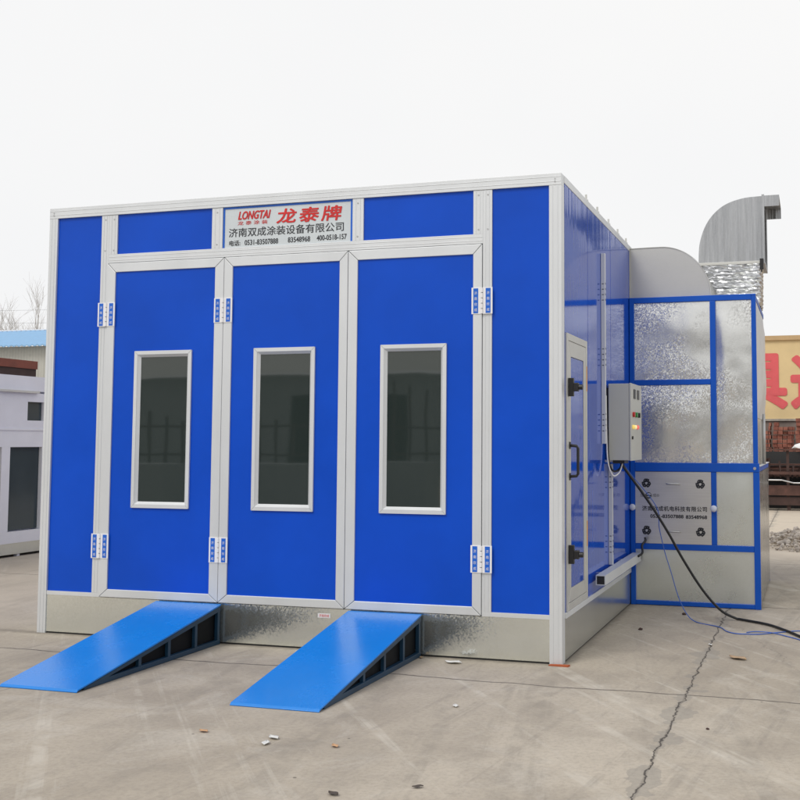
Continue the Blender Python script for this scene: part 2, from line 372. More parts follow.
# outer frame
fr('corner_post', W0, -4.1935, .0, 3.316, -.004, .08); fr('corner_post', -.0889, 0, .0, 3.316, -.004, .085)
fr('top_rail', W0, 0, 3.3165, H, -.006, .08)
MB().box((-.05, .081, 3.345), (.004, 6.95, H)).build('roof_edge', M['alu'], booth, .003)
MB().box((W0, .081, 3.345), (W0+.05, 6.95, H)).build('roof_edge', M['alu'], booth, .003)
B('roof', (W0+.051, .081, 3.34), (-.051, 6.94, 3.385), M['alu_side'], booth)
fr('column', -3.7755, -3.7055, .331, 3.3155); fr('column', -.5760, -.5081, .331, 3.3155)
fr('transom_rail', -3.7050, -.5765, 2.9285, 2.9975, .0, .05)
for a, b_ in ((-3.7050, -3.6282), (-2.775, -2.6826), (-1.5919, -1.5039), (-.6488, -.5765)):
    fr('mullion', a, b_, 2.998, 3.3155, .0, .05)
for a, b_ in ((-3.6277, -2.7755), (-1.5034, -.6493)):
    B('transom_panel', (a, .012, 2.998), (b_, .04, 3.3155), M['blue'], booth)
fr('sill_rail', -4.193, -3.7055, .300, .3302); fr('sill_rail', -.5760, -.0894, .300, .3302)
B('front_panel', (-4.193, .012, .3307), (-3.776, .04, 3.3155), M['blue'], booth)
B('front_panel', (-.5076, .012, .3307), (-.0894, .04, 3.3155), M['blue'], booth)
# sign board
sg = B('sign_board', (-2.6821, .012, 2.998), (-1.5924, .02, 3.3155), M['sign'], booth)
bm_ = MB(); bm_.box((-2.6821, .009, 3.301), (-1.5924, .0117, 3.3153)); bm_.box((-2.6821, .009, 2.998), (-2.668, .0117, 3.3005)); bm_.box((-1.6110, .009, 2.998), (-1.5924, .0117, 3.3005))
sub(bm_.build('border', M['sticker']), sg)
fs = lambda x, z: facing(x, .0115, z)
sub(thick_text('red_lettering', 'LONGTAI', M['letter_red'], None, -2.415, .0115, 3.246, .28, .066, .0022, shear=.3, depth=.001), sg)
sub(text('red_lettering', '龙泰涂装', M['letter_red'], None, fs(-2.43, 3.187), width=.255, height=.031, spacing=1.6), sg)
sub(thick_text('red_lettering', '龙泰牌', M['letter_red'], None, -1.955, .0115, 3.222, .545, .116, .0028, shear=.12, depth=.001, spacing=1.22), sg)
sub(text('black_lettering', '济南双成涂装设备有限公司', M['letter_black'], None, fs(-2.15, 3.115), width=.965, height=.070, bold=.004), sg)
sub(text('black_lettering', '电话:', M['letter_black'], None, fs(-2.580, 3.034), width=.095, height=.042, bold=.01), sg)
sub(text('black_lettering', '0531-83507888', M['letter_black'], None, fs(-2.352, 3.034), width=.285, height=.041, bold=.012), sg)
sub(text('black_lettering', '83548968', M['letter_black'], None, fs(-2.035, 3.036), width=.185, height=.041, bold=.012), sg)
sub(text('black_lettering', '400-0518-157', M['letter_black'], None, fs(-1.765, 3.038), width=.245, height=.041, bold=.012), sg)

def mitre(x0, x1, z0, z1, l, r_, t, b_, y0, y1, gap=.0022):
    """four mitred bars: outer rect, bar widths l r t b"""
    mb = MB(); X0, X1, Z0, Z1 = x0+l, x1-r_, z0+b_, z1-t; d = (0, y1-y0, 0); e = gap
    mb.prism([(x0,y0,z0+e),(X0,y0,Z0+e),(X0,y0,Z1-e),(x0,y0,z1-e)], d)
    mb.prism([(x1,y0,z0+e),(X1,y0,Z0+e),(X1,y0,Z1-e),(x1,y0,z1-e)], d)
    mb.prism([(x0+e,y0,z1),(X0+e,y0,Z1),(X1-e,y0,Z1),(x1-e,y0,z1)], d)
    mb.prism([(x0+e,y0,z0),(X0+e,y0,Z0),(X1-e,y0,Z0),(x1-e,y0,z0)], d)
    return mb
leaves = [(-3.7020,-2.6585,-3.6312,-2.7348,-3.4347,-2.9251), (-2.6555,-1.6215,-2.5826,-1.6884,-2.3887,-1.8801), (-1.6175,-.5800,-1.5428,-.6463,-1.3539,-.8445)]
for (a, b_, pa, pb, wa, wb) in leaves:
    # panel with a real window opening
    mb = MB(); z0, z1, w0, w1 = .3638, 2.8523, .998, 2.2177
    ya, yb = .004, .032
    mb.box((pa,ya,z0),(wa+.01,yb,z1)).box((wb-.01,ya,z0),(pb,yb,z1)).box((wa+.01,ya,z0),(wb-.01,yb,w0+.01)).box((wa+.01,ya,w1-.01),(wb-.01,yb,z1))
    door = mb.build('folding_door', M['blue'], booth)
    sub(mitre(a, b_, .304, 2.9235, pa-a, b_-pb, .071, .060, -.008, .042).build('door_frame', A, None, .003), door)
    # window frame with sloped inner bead
    wf = mitre(wa, wb, w0, w1, .028, .028, .028, .028, -.010, .012, .0012)
    i0, i1, k0, k1 = wa+.028, wb-.028, w0+.028, w1-.028; s_ = .020
    for q in ([(i0,k0),(i0,k1),(i0+s_,k1-s_),(i0+s_,k0+s_)], [(i1,k0),(i1,k1),(i1-s_,k1-s_),(i1-s_,k0+s_)], [(i0,k1),(i1,k1),(i1-s_,k1-s_),(i0+s_,k1-s_)], [(i0,k0),(i1,k0),(i1-s_,k0+s_),(i0+s_,k0+s_)]):
        (ax,az),(bx,bz),(cx,cz),(dx,dz) = q
        n = len(wf.v); wf.v += [(ax,-.007,az),(bx,-.007,bz),(cx,.014,cz),(dx,.014,dz)]; wf.f.append((n,n+1,n+2,n+3))
    sub(wf.build('window_frame', A, None), door)
    sub(B('window_pane', (i0+s_-.004, .015, k0+s_-.004), (i1-s_+.004, .02, k1-s_+.004), M['glass']), door)
B('inner_wall', (-4.19, .06, .3), (-.09, .07, 3.33), M['gap'], booth)

# hinges with blue stickers
for gx in (-3.7037, -2.657, -.578):
    for z0 in (2.42, .60):
        hz = z0+.19; h = MB().box((gx-.078,-.013,z0),(gx-.008,-.0085,hz)).box((gx+.008,-.013,z0),(gx+.078,-.0085,hz))
        for k in range(5): h.tube([(gx,-.014,z0+.002+k*.038),(gx,-.014,z0+.035+k*.038)], .008, 10)
        ho = h.build('hinge', M['white'], booth, .001)
        for s_ in (-1, 1):
            cx = gx+s_*.046; st = B('hinge_sticker', (cx-.018,-.0146,z0+.006),(cx+.018,-.0133,hz-.006), M['sticker']); sub(st, ho)
            for k, ch in enumerate('济南欣成'):
                t_ = text('hinge_lettering', ch, M['letter_white'], None, facing(cx, -.0148, z0+.150-k*.040), width=.021, height=.022, depth=.0006)
                sub(t_, ho)
# plinth
B('plinth_gap_shade', (-4.19, .012, .0), (-.09, .04, .0135), M['gap'], booth)  # dark strip painted in for the shaded gap below the plinth
B('plinth', (-4.1925, .004, .013), (-.0892, .03, .2995), M['galv'], booth)
B('plinth_gap_shade', (-.04, .086, .0), (-.010, 6.9, .0125), M['gap'], booth)
B('plinth', (-.03, .0852, .012), (-.001, 6.9, .298), M['galv_side'], booth)
B('plinth_trim', (-.03, .0852, .2985), (.012, 2.81, .338), M['alu'], booth, .002)
# a small red-and-white maker's sticker on the plinth
B('plinth_sticker', (-1.83, .001, .232), (-1.73, .0035, .262), M['letter_white'], booth)
text('red_lettering', '济南欣成', M['letter_red'], booth, facing(-1.78, .0008, .247), width=.08, height=.02, depth=.0006)
# bolts in the frame
for x in (-4.23,-3.74,-3.66,-2.73,-1.55,-.61,-.54,-.045):
    for z in ((3.36, 3.34) if x in (-4.23,-.045) else (3.28, 3.03)):
        MB().tube([(x,-.0005,z),(x,-.0082 if z>3.3 else -.003,z)], .006, 8).build('bolt', M['galvpipe'], booth)
# side wall: separate cladding panels, service door in the first one
ys = [.0855, .891, 1.867, 2.82, 3.8, 4.8, 5.8, 6.9]
for i in range(7):
    a, b_ = ys[i]+.006, ys[i+1]-.006
    mb = MB()
    if i == 0: mb.box((-.05,a,.3385),(0,.1105,3.344)).box((-.05,.8155,.3385),(0,b_,3.344)).box((-.05,.1105,2.2855),(0,.8155,3.344))
    else: mb.box((-.05,a,.3385),(0,b_,3.344))
    mb.build('wall_panel', M['blue_side'], booth)
B('inner_wall', (-.06,.09,.3), (-.052,6.9,3.33), M['gap'], booth)
for y in ys[1:-1]: B('seam_strip', (-.03,y-.0055,.339),(-.003,y+.0055,3.3435), M['blue_frame'], booth)
B('back_wall', (W0,6.905,0), (0,6.95,3.344), M['blue'], booth); B('wall_panel', (W0,.081,.3), (W0+.05,6.9,3.344), M['blue_side'], booth)
B('plinth', (W0+.002,.081,.0), (W0+.05,6.9,.299), M['galv_side'], booth)
SA = M['alu_side']
def yzmitre(y0, y1, z0, z1, l, r_, t, b_, x0, x1, gap=.0015):
    mb = MB(); Y0, Y1, Z0, Z1 = y0+l, y1-r_, z0+b_, z1-t; d = (x1-x0, 0, 0); e = gap
    mb.prism([(x0,y0,z0+e),(x0,Y0,Z0+e),(x0,Y0,Z1-e),(x0,y0,z1-e)], d); mb.prism([(x0,y1,z0+e),(x0,Y1,Z0+e),(x0,Y1,Z1-e),(x0,y1,z1-e)], d)
    mb.prism([(x0,y0+e,z1),(x0,Y0+e,Z1),(x0,Y1-e,Z1),(x0,y1-e,z1)], d); mb.prism([(x0,y0+e,z0),(x0,Y0+e,Z0),(x0,Y1-e,Z0),(x0,y1-e,z0)], d)
    return mb
sd = B('service_door', (-.03,.245,.49), (.004,.685,2.12), M['blue_side'], booth)
sub(yzmitre(.112,.814,.3395,2.284,.05,.05,.05,.05,-.04,.012).build('fixed_frame', SA, None, .002), sd)
sub(yzmitre(.165,.761,.393,2.231,.078,.074,.108,.095,-.03,.010).build('leaf_frame', SA, None, .002), sd)
hd = MB().tube([(.008,.20,1.27),(.06,.20,1.275),(.07,.20,1.29),(.07,.20,1.47),(.06,.20,1.485),(.008,.20,1.49)], .011, 8)
hd.box((.008,.18,1.245),(.016,.22,1.295)).box((.008,.18,1.465),(.016,.22,1.515))
sub(hd.build('pull_handle', M['black'], None, .002), sd)
for z in (.73, 1.90):
    l_ = MB().box((.0125,.145,z-.065),(.05,.178,z+.065)).box((.05,.14,z-.03),(.085,.185,z+.03)).tube([(.085,.16,z),(.115,.16,z)], .02, 10)
    sub(l_.build('latch', M['black'], None, .003), sd)
    sub(B('warning_label', (.0125,.775,z+.0),(.0135,.80,z+.19), M['orange']), sd)
# roof bolts standing along the roof edge
for y in (.9, 1.35, 1.85, 2.3, 2.75): MB().tube([(-.012,y,H-.002),(-.012,y,H+.05)], .009, 6).box((-.03,y-.018,H),(.002,y+.018,H+.010)).build('roof_bolt', M['alu_side'], booth)

# ================================================================ RAMPS
def make_ramp(x0, x1, label):
    t = thing('ramp', label, 'ramp', ((x0+x1)/2, -.8, 0), 'loading ramps leading up to the folding doors')
    yb, yf, zt = -.016, -1.615, .296
    sl = (zt-.018)/(yb-yf); top = lambda y: .018+(y-yf)*sl
    d = MB(); th = .006; cols_ = 7; 
    P = [(x0,yf-.012,.006),(x0,yf,.018),(x0,yb,zt),(x0,yb,zt-th-.006),(x0,yf,.018-th-.004),(x0,yf-.012,.001)]
    d.prism(P, (x1-x0,0,0)); d.build('deck', M['ramp'], t, .0015)
    for xs in (x0+.003, x1-.035):
        f = MB(); w = .032
        f.prism([(xs,yf+.12,top(yf+.12)-.0125),(xs,yb,zt-.0125),(xs,yb,zt-.045),(xs,yf+.12,.004),], (w,0,0)) if False else None
        f.prism([(xs,yf+.06,.002),(xs,yf+.06,top(yf+.06)-.014),(xs,yb,zt-.014),(xs,yb,zt-.05),(xs,yf+.30,.034),(xs,yb,.034),(xs,yb,.002)], (w,0,0))
        for k in range(4):
            y = yb-.0325-k*.33+(.0 if k==0 else .03); zz = top(y)-.03
            if zz > .05: f.box((xs+.003,y,.0335),(xs+w-.003,y+.030,zz))
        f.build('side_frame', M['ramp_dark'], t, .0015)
    for y in (-.05,-.38,-.71,-1.04,-1.3):
        B('crossbar', (x0+.042,y,.003),(x1-.042,y+.03,.032), M['ramp_dark'], t); B('crossbar', (x0+.042,y,top(y)-.045),(x1-.042,y+.03,top(y)-.016), M['ramp_dark'], t)
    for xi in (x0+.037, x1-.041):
        MB().prism([(xi,yf+.2,.03),(xi,yf+.2,top(yf+.2)-.018),(xi,yb-.0325,zt-.05),(xi,yb-.0325,.034)], (.003,0,0)).build('shade_plate', M['ramp_shade'], t)  # dark plates added behind the posts to paint the shaded ramp interior
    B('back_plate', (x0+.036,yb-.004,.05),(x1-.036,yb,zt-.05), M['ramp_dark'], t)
make_ramp(-3.180,-2.618,'bright blue ramp under the farthest folding door, left of the other ramp')
make_ramp(-1.580,-1.016,'bright blue ramp nearer the booth corner with service door')

# ================================================================ FILTER CABINET
cy = 2.824
cab = thing('filter_cabinet', 'galvanised filter cabinet in blue frame with recycling symbols, beside the booth', 'cabinet', (.6, 3.9, 0))
f = MB(); T = .045; F0 = cy-.004
def fb(x0,x1,z0,z1,y0=F0,y1=cy+T): f.box((x0,y0,z0),(x1,y1,z1))
fb(-.0+.004,.050,.0,2.885); fb(1.135,1.190,.0,1.2395); fb(1.138,1.180,1.322,2.865)           # posts
fb(.0505,1.1375,2.832,2.885,F0+.001); fb(1.138,1.180,2.8655,2.885)
fb(.0505,.7595,2.050,2.101,F0+.001)
fb(.760,.812,1.3225,2.8315,F0+.001)
fb(.0505,1.1900,1.240,1.3218,F0-.004)
fb(.755,.803,.569,1.2395,F0+.001)
fb(.0505,1.1345,.514,.5685,F0+.001)
fb(.0505,1.1345,.004,.043,F0+.001)
# depth members
f.box((1.137,cy+T+.001,2.84),(1.177,4.55,2.882)); f.box((1.135,cy+T+.001,1.242),(1.187,4.98,1.29)); f.box((1.135,4.94,.0),(1.187,4.98,1.24))
f.build('frame', M['blue_frame'], cab, .003)
def dented(name, x0,x1,z0,z1,mat,par=cab, amp=.012, y=cy+.018):
    rows = []
    nx, nz = 14, 14; ph = random.random()*9
    for j in range(nz+1):
        r_ = []
        for i in range(nx+1):
            u, w = i/nx, j/nz; e = min(u,1-u,w,1-w)*4; e = min(1, e)
            r_.append((x0+(x1-x0)*u, y-amp*e*(.6+.5*math.sin(ph+u*3.3+w*2.1)*math.cos(ph*1.7+w*3.9-u)), z0+(z1-z0)*w))
        rows.append(r_)
    o = MB().grid(rows).build(name, mat, par, smooth=True)
    return o
dented('sheet_panel', .048,.762,2.099,2.834,M['galv_rough'])
dented('sheet_panel', .048,.762,1.32,2.052,M['galv_rough'])
dented('sheet_panel', .810,1.140,1.32,2.834,M['galv_rough'])
dented('sheet_panel', .801,1.137,.567,1.2405,M['galv_flat'],amp=.004)
dented('sheet_panel', .048,1.137,.042,.516,M['galv_flat'],amp=.004)
acc = B('access_panel', (.0505,cy-.002,.5695),(.7545,cy+.02,1.2375), M['steel_brushed'], cab, .002)
ff = lambda x, z: facing(x, cy-.0021, z)
for x, z in ((.155,1.13),(.655,1.125),(.155,.69),(.655,.685)):
    sub(thick_text('recycling_mark', '♻', M['letter_black'], None, x, cy-.0021, z, .088, .085, .0046, depth=.0006, n=10), acc)
sub(thick_text('black_lettering', '济南欣成机电科技有限公司', M['letter_black'], None, .415, cy-.0021, .895, .60, .048, .0010, depth=.0006, spacing=1.1), acc)
sub(thick_text('black_lettering', '0531-83507888', M['letter_black'], None, .345, cy-.0021, .824, .31, .034, .0016, depth=.0006), acc)
sub(thick_text('black_lettering', '83548968', M['letter_black'], None, .618, cy-.0021, .822, .195, .034, .0016, depth=.0006), acc)
# oval emblem
mb = MB(); c0 = Vector((.175, cy-.0025, 1.015)); seg = 24
o_, i_ = [], []
for k in range(seg):
    t = 2*math.pi*k/seg; o_.append((c0.x+.030*math.cos(t), c0.y, c0.z+.030*math.sin(t))); i_.append((c0.x+.022*math.cos(t)+.003, c0.y, c0.z+.020*math.sin(t)+.003))
n = 0; mb.v = o_+i_
for k in range(seg): mb.f.append((k,(k+1)%seg,seg+(k+1)%seg,seg+k))
mb.box((c0.x-.026,c0.y-.0004,c0.z-.007),(c0.x+.026,c0.y,c0.z+.004))
sub(mb.build('emblem', M['letter_black']), acc)
sub(text('emblem_lettering', '双', M['letter_black'], None, ff(.112, 1.015), width=.030, height=.030, depth=.0008), acc)
sub(text('emblem_lettering', '成®', M['letter_black'], None, ff(.245, 1.017), width=.062, height=.032, depth=.0008), acc)
for z in (1.125, .685):
    hb = MB().tube([(.345,cy-.004,z+.004),(.348,cy-.026,z+.003),(.36,cy-.03,z),(.45,cy-.03,z),(.462,cy-.026,z-.003),(.465,cy-.004,z-.004)], .007, 8)
    sub(hb.build('handle', M['galvpipe'], smooth=True), acc)
for x in (.028, .779):
    kb = MB()
    pts = []; 
    kb.tube([(x,cy-.006,.905),(x,cy-.022,.905)], .012, 12)
    kb.tube([(x,cy-.020,.905),(x,cy-.026,.905),(x,cy-.040,.905),(x,cy-.048,.905),(x,cy-.052,.905)], [.018,.028,.031,.024,.01], 14)
    kb.build('knob', M['knob'], cab, smooth=True)
MB().tube([(1.15,cy-.009,1.275),(1.15,cy-.014,1.275)], .014, 10).build('bolt', M['galvpipe'], cab)
# sides, top, back
B('side_sheet', (1.172,cy+T+.002,.02),(1.1885,4.938,1.2395), M['galv_dark_refl'], cab)
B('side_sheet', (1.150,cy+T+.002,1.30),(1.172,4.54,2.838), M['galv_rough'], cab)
B('shelf_sheet', (1.1,cy+T+.002,1.2905),(1.197,5.0,1.297), M['alu'], cab)
B('top_sheet', (.006,cy+T+.002,2.8835),(1.176,4.55,2.8885), M['galv_flat'], cab)
B('back_sheet', (.006,4.55,.02),(1.15,4.56,2.88), M['galv_flat'], cab)
B('liner', (.02,cy+.05,.02),(1.13,cy+.06,2.83), M['gap'], cab)
# bulging foil blanket on the side
rows = []
for j in range(13):
    r_ = []
    for i in range(13):
        u, w = i/12, j/12; e = min(1, min(u,1-u,w,1-w)*5)
        r_.append((1.176+.042*e*(.75+.35*math.sin(w*9+u*2)*math.cos(u*5+w)), 2.93+u*1.5, 1.74+w*1.08))
    rows.append(r_)
MB().grid(rows).build('foil_blanket', M['foil'], cab, smooth=True)
MB().tube([(1.19,3.9,1.297),(1.19,3.9,1.80)], .016, 8).build('drain_pipe', M['galvpipe'], cab, smooth=True)

# ---- smooth grey intake duct
ey = cy+.05
dct = thing('intake_duct', 'smooth grey curved sheet metal duct joining the booth wall to the cabinet top', 'duct', (.35, 3.3, 2.89))
prof = [(.006,3.362),(.18,3.367),(.33,3.366),(.42,3.347),(.50,3.312),(.57,3.262),(.634,3.195),(.69,3.12),(.728,3.04),(.752,2.96),(.764,2.8895)]
# resample smooth
def arc(n=26):
    pts = [(.006,3.364),(.16,3.367),(.30,3.367)]
    for k in range(1, n): 
        t = k/n*math.pi/2; pts.append((.30+.464*math.sin(t), 2.8895+.4775*math.cos(t)))
    pts.append((.764,2.8895)); return pts
pr = arc()
side = [(x,ey,z) for x, z in pr] + [(.006,ey,2.8895)]
MB().prism(side, (0,.95,0)).build('duct_body', M['duct_smooth'], dct, .003)
rim = MB()
for q in range(len(pr)-1):
    (xa,za),(xb,zb) = pr[q], pr[q+1]
    cx_, cz_ = .3, 2.9
    def off(x, z, d):
        v_ = Vector((max(0, x-cx_), 0, z-cz_)).normalized(); return (x+v_.x*d, z+v_.z*d)
    a0, b0 = off(xa,za,.002), off(xb,zb,.002); a1, b1 = off(xa,za,.007), off(xb,zb,.007)
    rim.prism([(a0[0],ey-.006,a0[1]),(b0[0],ey-.006,b0[1]),(b1[0],ey-.006,b1[1]),(a1[0],ey-.006,a1[1])], (0,.02,0))
rim.build('seam', M['alu_side'], dct)
B('wall_flange', (.0015,ey-.02,2.89),(.0055,ey+.97,3.39), M['alu_side'], dct)
# ---- exhaust hood
hy = 3.6
ex = thing('exhaust_hood', 'galvanised exhaust elbow with square mouth above a ribbed foil neck', 'exhaust hood', (.95, 3.9, 2.89))
pts = [(1.215,3.967),(1.083,3.968)]
cxh, czh = 1.10, 3.40
hp = [(.586,3.318),(.588,3.42),(.596,3.51),(.618,3.60),(.650,3.685),(.700,3.770),(.765,3.842),(.835,3.895),(.915,3.932),(1.0,3.955),(1.083,3.968),(1.215,3.973)]
# smooth by subdividing with catmull-rom
def cat(P, n=4):
    out = []
    for i in range(len(P)-1):
        p0, p1, p2, p3 = P[max(i-1,0)], P[i], P[i+1], P[min(i+2,len(P)-1)]
        for k in range(n):
            t = k/n; out.append(tuple(.5*((2*b)+(-a+c)*t+(2*a-5*b+4*c-d)*t*t+(-a+3*b-3*c+d)*t**3) for a,b,c,d in zip(p0,p1,p2,p3)))
    out.append(P[-1]); return out
hp = cat(hp)
body = MB()
front = [(x,hy,z) for x, z in hp] + [(1.215,hy,3.318)]
n = len(front)
body.v += front + [(x,hy+.62,z) for x,_,z in front]
for t in tessellate_polygon([[Vector(p) for p in front]]):
    body.f.append(tuple(t)); body.f.append(tuple(i+n for i in t))
for i in range(n-2): body.f.append((i,i+1,n+i+1,n+i))     # curved back; mouth (+x) and base stay open
body.build('elbow', M['galv_duct'], ex)
B('liner', (1.16,hy+.01,3.33),(1.165,hy+.61,3.96), M['gap'], ex)
fl = MB().box((1.2155,hy-.025,3.29),(1.240,hy,3.985)).box((1.2155,hy+.62,3.29),(1.240,hy+.645,3.985)).box((1.2155,hy+.0005,3.974),(1.240,hy+.6195,3.985)).box((1.2155,hy+.0005,3.29),(1.240,hy+.6195,3.315))
fl.build('mouth_flange', M['galv_duct'], ex, .001)
lp = MB().box((1.2405,hy-.02,3.862),(1.385,hy-.014,3.972)).box((1.2405,hy-.0135,3.966),(1.385,hy+.63,3.972)).box((1.2405,hy+.6305,3.862),(1.385,hy+.6365,3.972))
lp.build('rain_lip', M['galv_duct'], ex)
MB().box((.575,hy-.03,3.290),(1.214,hy+.64,3.3175)).build('base_flange', M['alu_side'], ex, .002)
MB().box((1.19,hy-.045,3.225),(1.226,hy-.0305,3.335)).box((1.2,hy-.05,3.20),(1.215,hy-.0455,3.25)).build('clamp', M['black'], ex)
# ribbed neck
rows = []
nr = 34; rn = random.Random(3)
for j in range(nr+1):
    t = j/nr; z = 3.289-(3.289-2.889)*t; k = (.007 if (j*5//nr+j) % 4 in (0,1) else -.007)
    xl = .625+.13*t; xr = 1.195-.01*t; row = []
    for a, b_, m_ in (((xl,hy-.02),(xr,hy-.02),16), ((xr,hy-.02),(xr,hy+.6),8), ((xr,hy+.6),(xl,hy+.6),8), ((xl,hy+.6),(xl,hy-.02),8)):
        for q in range(m_):
            u = q/m_; x_ = a[0]+(b_[0]-a[0])*u; y_ = a[1]+(b_[1]-a[1])*u
            nx_ = (b_[1]-a[1]); ny_ = -(b_[0]-a[0]); ll = math.hypot(nx_, ny_); d_ = k+rn.uniform(-.006,.006)
            row.append((x_+nx_/ll*d_, y_+ny_/ll*d_, z+rn.uniform(-.004,.004)))
    row.append(row[0]); rows.append(row)
MB().grid(rows).build('ribbed_neck', M['foil_shiny'], ex)

# ================================================================ CONTROL BOX, CONDUIT, BEAM, CABLES
cb = thing('control_box', 'grey electrical control box on the glossy side wall, cables below', 'control box', (.1, 1.9, 1.36))
B('cabinet_body', (.0205,1.632,1.362),(.195,2.185,2.003), M['grey_box'], cb, .004)
B('mounting_bracket', (.0015,1.66,1.40),(.0200,2.15,1.97), M['gap'], cb)
dr = B('box_door', (.1965,1.628,1.358),(.213,2.189,2.007), M['grey_box'], cb, .004)
sub(B('meter', (.2132,1.76,1.88),(.219,1.85,1.96), M['black']), dr); sub(B('meter', (.2132,1.95,1.88),(.219,2.04,1.96), M['black']), dr)
for y, z, mm in ((1.72,1.745,'emit_r'),(1.86,1.745,'emit_g'),(2.0,1.745,'black')):
    k = MB().tube([(.2132,y,z),(.232,y,z)], .022, 14); sub(k.build('push_button', M[mm], smooth=False), dr)
def lampmat(n, c, e):
    m, nt, p = newmat(n); p.inputs['Base Color'].default_value = (*c,1); p.inputs['Emission Color'].default_value = (*c,1); p.inputs['Emission Strength'].default_value = e; return m
for y, c in ((1.70,(1,.75,.2)),(1.80,(1,.9,.5)),(1.92,(1,.18,.15))):
    k = MB().tube([(.2132,y,1.64),(.228,y,1.64),(.234,y,1.64)], [.018,.018,.010], 12); sub(k.build('indicator_lamp', lampmat('indicator', c, .35), smooth=True), dr)
sub(MB().tube([(.2132,1.67,1.55),(.224,1.67,1.55)], .014, 10).build('lock', M['black']), dr)
MB().box((.05,1.66,1.335),(.15,1.86,1.3615)).build('cable_gland', M['black'], cb)
def tray(z0, z1, y, label):
    t = thing('cable_tray', label, 'cable tray', (.03, y, z0), 'slotted aluminium cable trays on the side wall')
    B('channel', (.0015,y-.018,z0),(.036,y+.018,z1), M['alu'], t, .002)
    z = z0+.1; k = 0
    while z < z1-.1:
        if (k//4) % 3 == 0: [B('slot', a_, b_, M['slot'], t) for a_, b_ in (((.0362,y-.012,z),(.0368,y-.005,z+.016)), ((.0362,y+.005,z),(.0368,y+.012,z+.016)), ((.010,y-.0188,z),(.026,y-.0182,z+.008)))]
        z += .045; k += 1
tray(1.50, 3.075, 1.44, 'tall slotted tray running up the side wall above the service box')
tray(.487, 1.33, 1.735, 'short slotted tray between the control box and the horizontal beam')
bt = thing('aluminium_beam', 'short hollow aluminium beam lying level low on the side wall', 'beam', (.07, 1.8, .42))
bb = MB().box((.03,1.02,.408),(.036,2.79,.484)).box((.098,1.02,.408),(.104,2.79,.484)).box((.0365,1.02,.408),(.0975,2.79,.414)).box((.0365,1.02,.478),(.0975,2.79,.484))
bb.build('tube', M['alu'], bt); B('end_plug', (.0365,1.03,.4145),(.0975,1.04,.4775), M['black'], bt)
MB().box((.0015,1.3,.42),(.0295,1.34,.47)).box((.0015,2.3,.42),(.0295,2.34,.47)).build('bracket', M['alu_side'], bt)
def path(P, n=6): return cat([tuple(p) for p in P], n)
c = MB().tube(path([(.11,2.60,.47),(.14,2.66,.50),(.13,2.70,.56),(.155,2.74,.60),(.15,2.75,.63)]), .011, 8); tag(c.build('cable_end', M['rubber'], smooth=True), 'loose black cable end curling up beside the horizontal aluminium beam', 'cable end')
pc = [(.10,1.76,1.345),(.125,1.77,1.30),(.250,1.85,1.11),(.352,1.92,.945),(.470,1.99,.735),(.580,2.06,.515),(.735,2.13,.255),(.880,2.17,.085),(1.0,2.18,.022),(1.055,2.165,.014),(1.277,1.985,.013),(1.438,1.723,.013),(1.60,1.40,.013),(1.9,1.0,.013),(2.6,.7,.013),(4,.6,.013)]
tag(MB().tube(path(pc), .011, 8).build('power_cable', M['rubber'], smooth=True), 'thick black power cable hanging from the control box onto the concrete', 'cable')
bw = [(.10,1.85,1.345),(.16,1.87,1.25),(.36,2.0,.97),(.385,2.02,.78),(.425,2.05,.58),(.475,2.08,.40),(.53,2.1,.20),(.60,2.08,.06),(.693,1.979,.006),(.898,1.796,.005),(.97,1.62,.005),(1.047,1.53,.005),(1.15,1.53,.005),(1.245,1.56,.005),(1.40,1.70,.005),(1.60,1.82,.005),(2.2,1.9,.005),(3.5,1.6,.005)]
tag(MB().tube(path(bw), .0042, 6).build('wire', M['bluewire'], smooth=True), 'long thin blue wire trailing from below the control box across the concrete', 'wire')
bw2 = [(1.13,1.60,.005),(1.20,1.64,.009),(1.33,1.62,.009),(1.48,1.48,.005),(1.75,1.2,.005),(2.4,1.1,.005)]
tag(MB().tube(path(bw2), .0042, 6).build('wire', M['bluewire'], smooth=True), 'short stray blue wire strand beside the black cable at the right', 'wire')
tw = [(.012,1.60,1.62),(.02,1.60,1.45),(.03,1.61,1.33),(.06,1.66,1.27),(.10,1.72,1.29),(.11,1.75,1.335)]
tag(MB().tube(path(tw), .009, 8).build('cable_loop', M['rubber'], smooth=True), 'black cable loop tucked under the corner of the control box', 'cable')
tw2 = [(.014,1.56,1.90),(.018,1.565,1.5),(.03,1.57,1.33),(.06,1.62,1.235),(.10,1.69,1.26),(.12,1.73,1.335)]
tag(MB().tube(path(tw2), .006, 8).build('cable_loop', M['white'], smooth=True), 'thin pale cable loop hanging next to the control box', 'cable')

# ================================================================ SMALL THINGS ON THE GROUND
o = MB().prism([(-.085,-.05,.0),(.05,-.058,.0),(.05,-.058,.012),(-.085,-.05,.008)], (.01,.03,0)).build('wood_scrap', surf('orange_scrap', (.38,.09,.03), .8)); tag(o, 'flat orange-red scrap wedged under the nearest booth corner post', 'scrap')
def leaf(x, y, s, mat, label, rz):
    rows = []
    for j in range(5):
        w = [.15,.8,1,.7,.08][j]*s*.5
        rows.append([(Matrix.Rotation(rz,3,'Z') @ Vector((k*w, (j-2)*s*.45, .006+.10*s*abs(k)+.05*s*math.sin(j*1.7)))) + Vector((x,y,0)) for k in (-1,-.5,0,.5,1)])
    o = MB().grid(rows).build('leaf' if mat == M['paper'] else 'paper_scrap', mat, smooth=True)
    sm = o.modifiers.new('s','SOLIDIFY'); sm.thickness = .001
    return tag(o, label, 'leaf' if mat == M['paper'] else 'litter')
leaf(1.13, .55, .085, M['paper'], 'dry tan leaf on the concrete right of the long crack', .9)
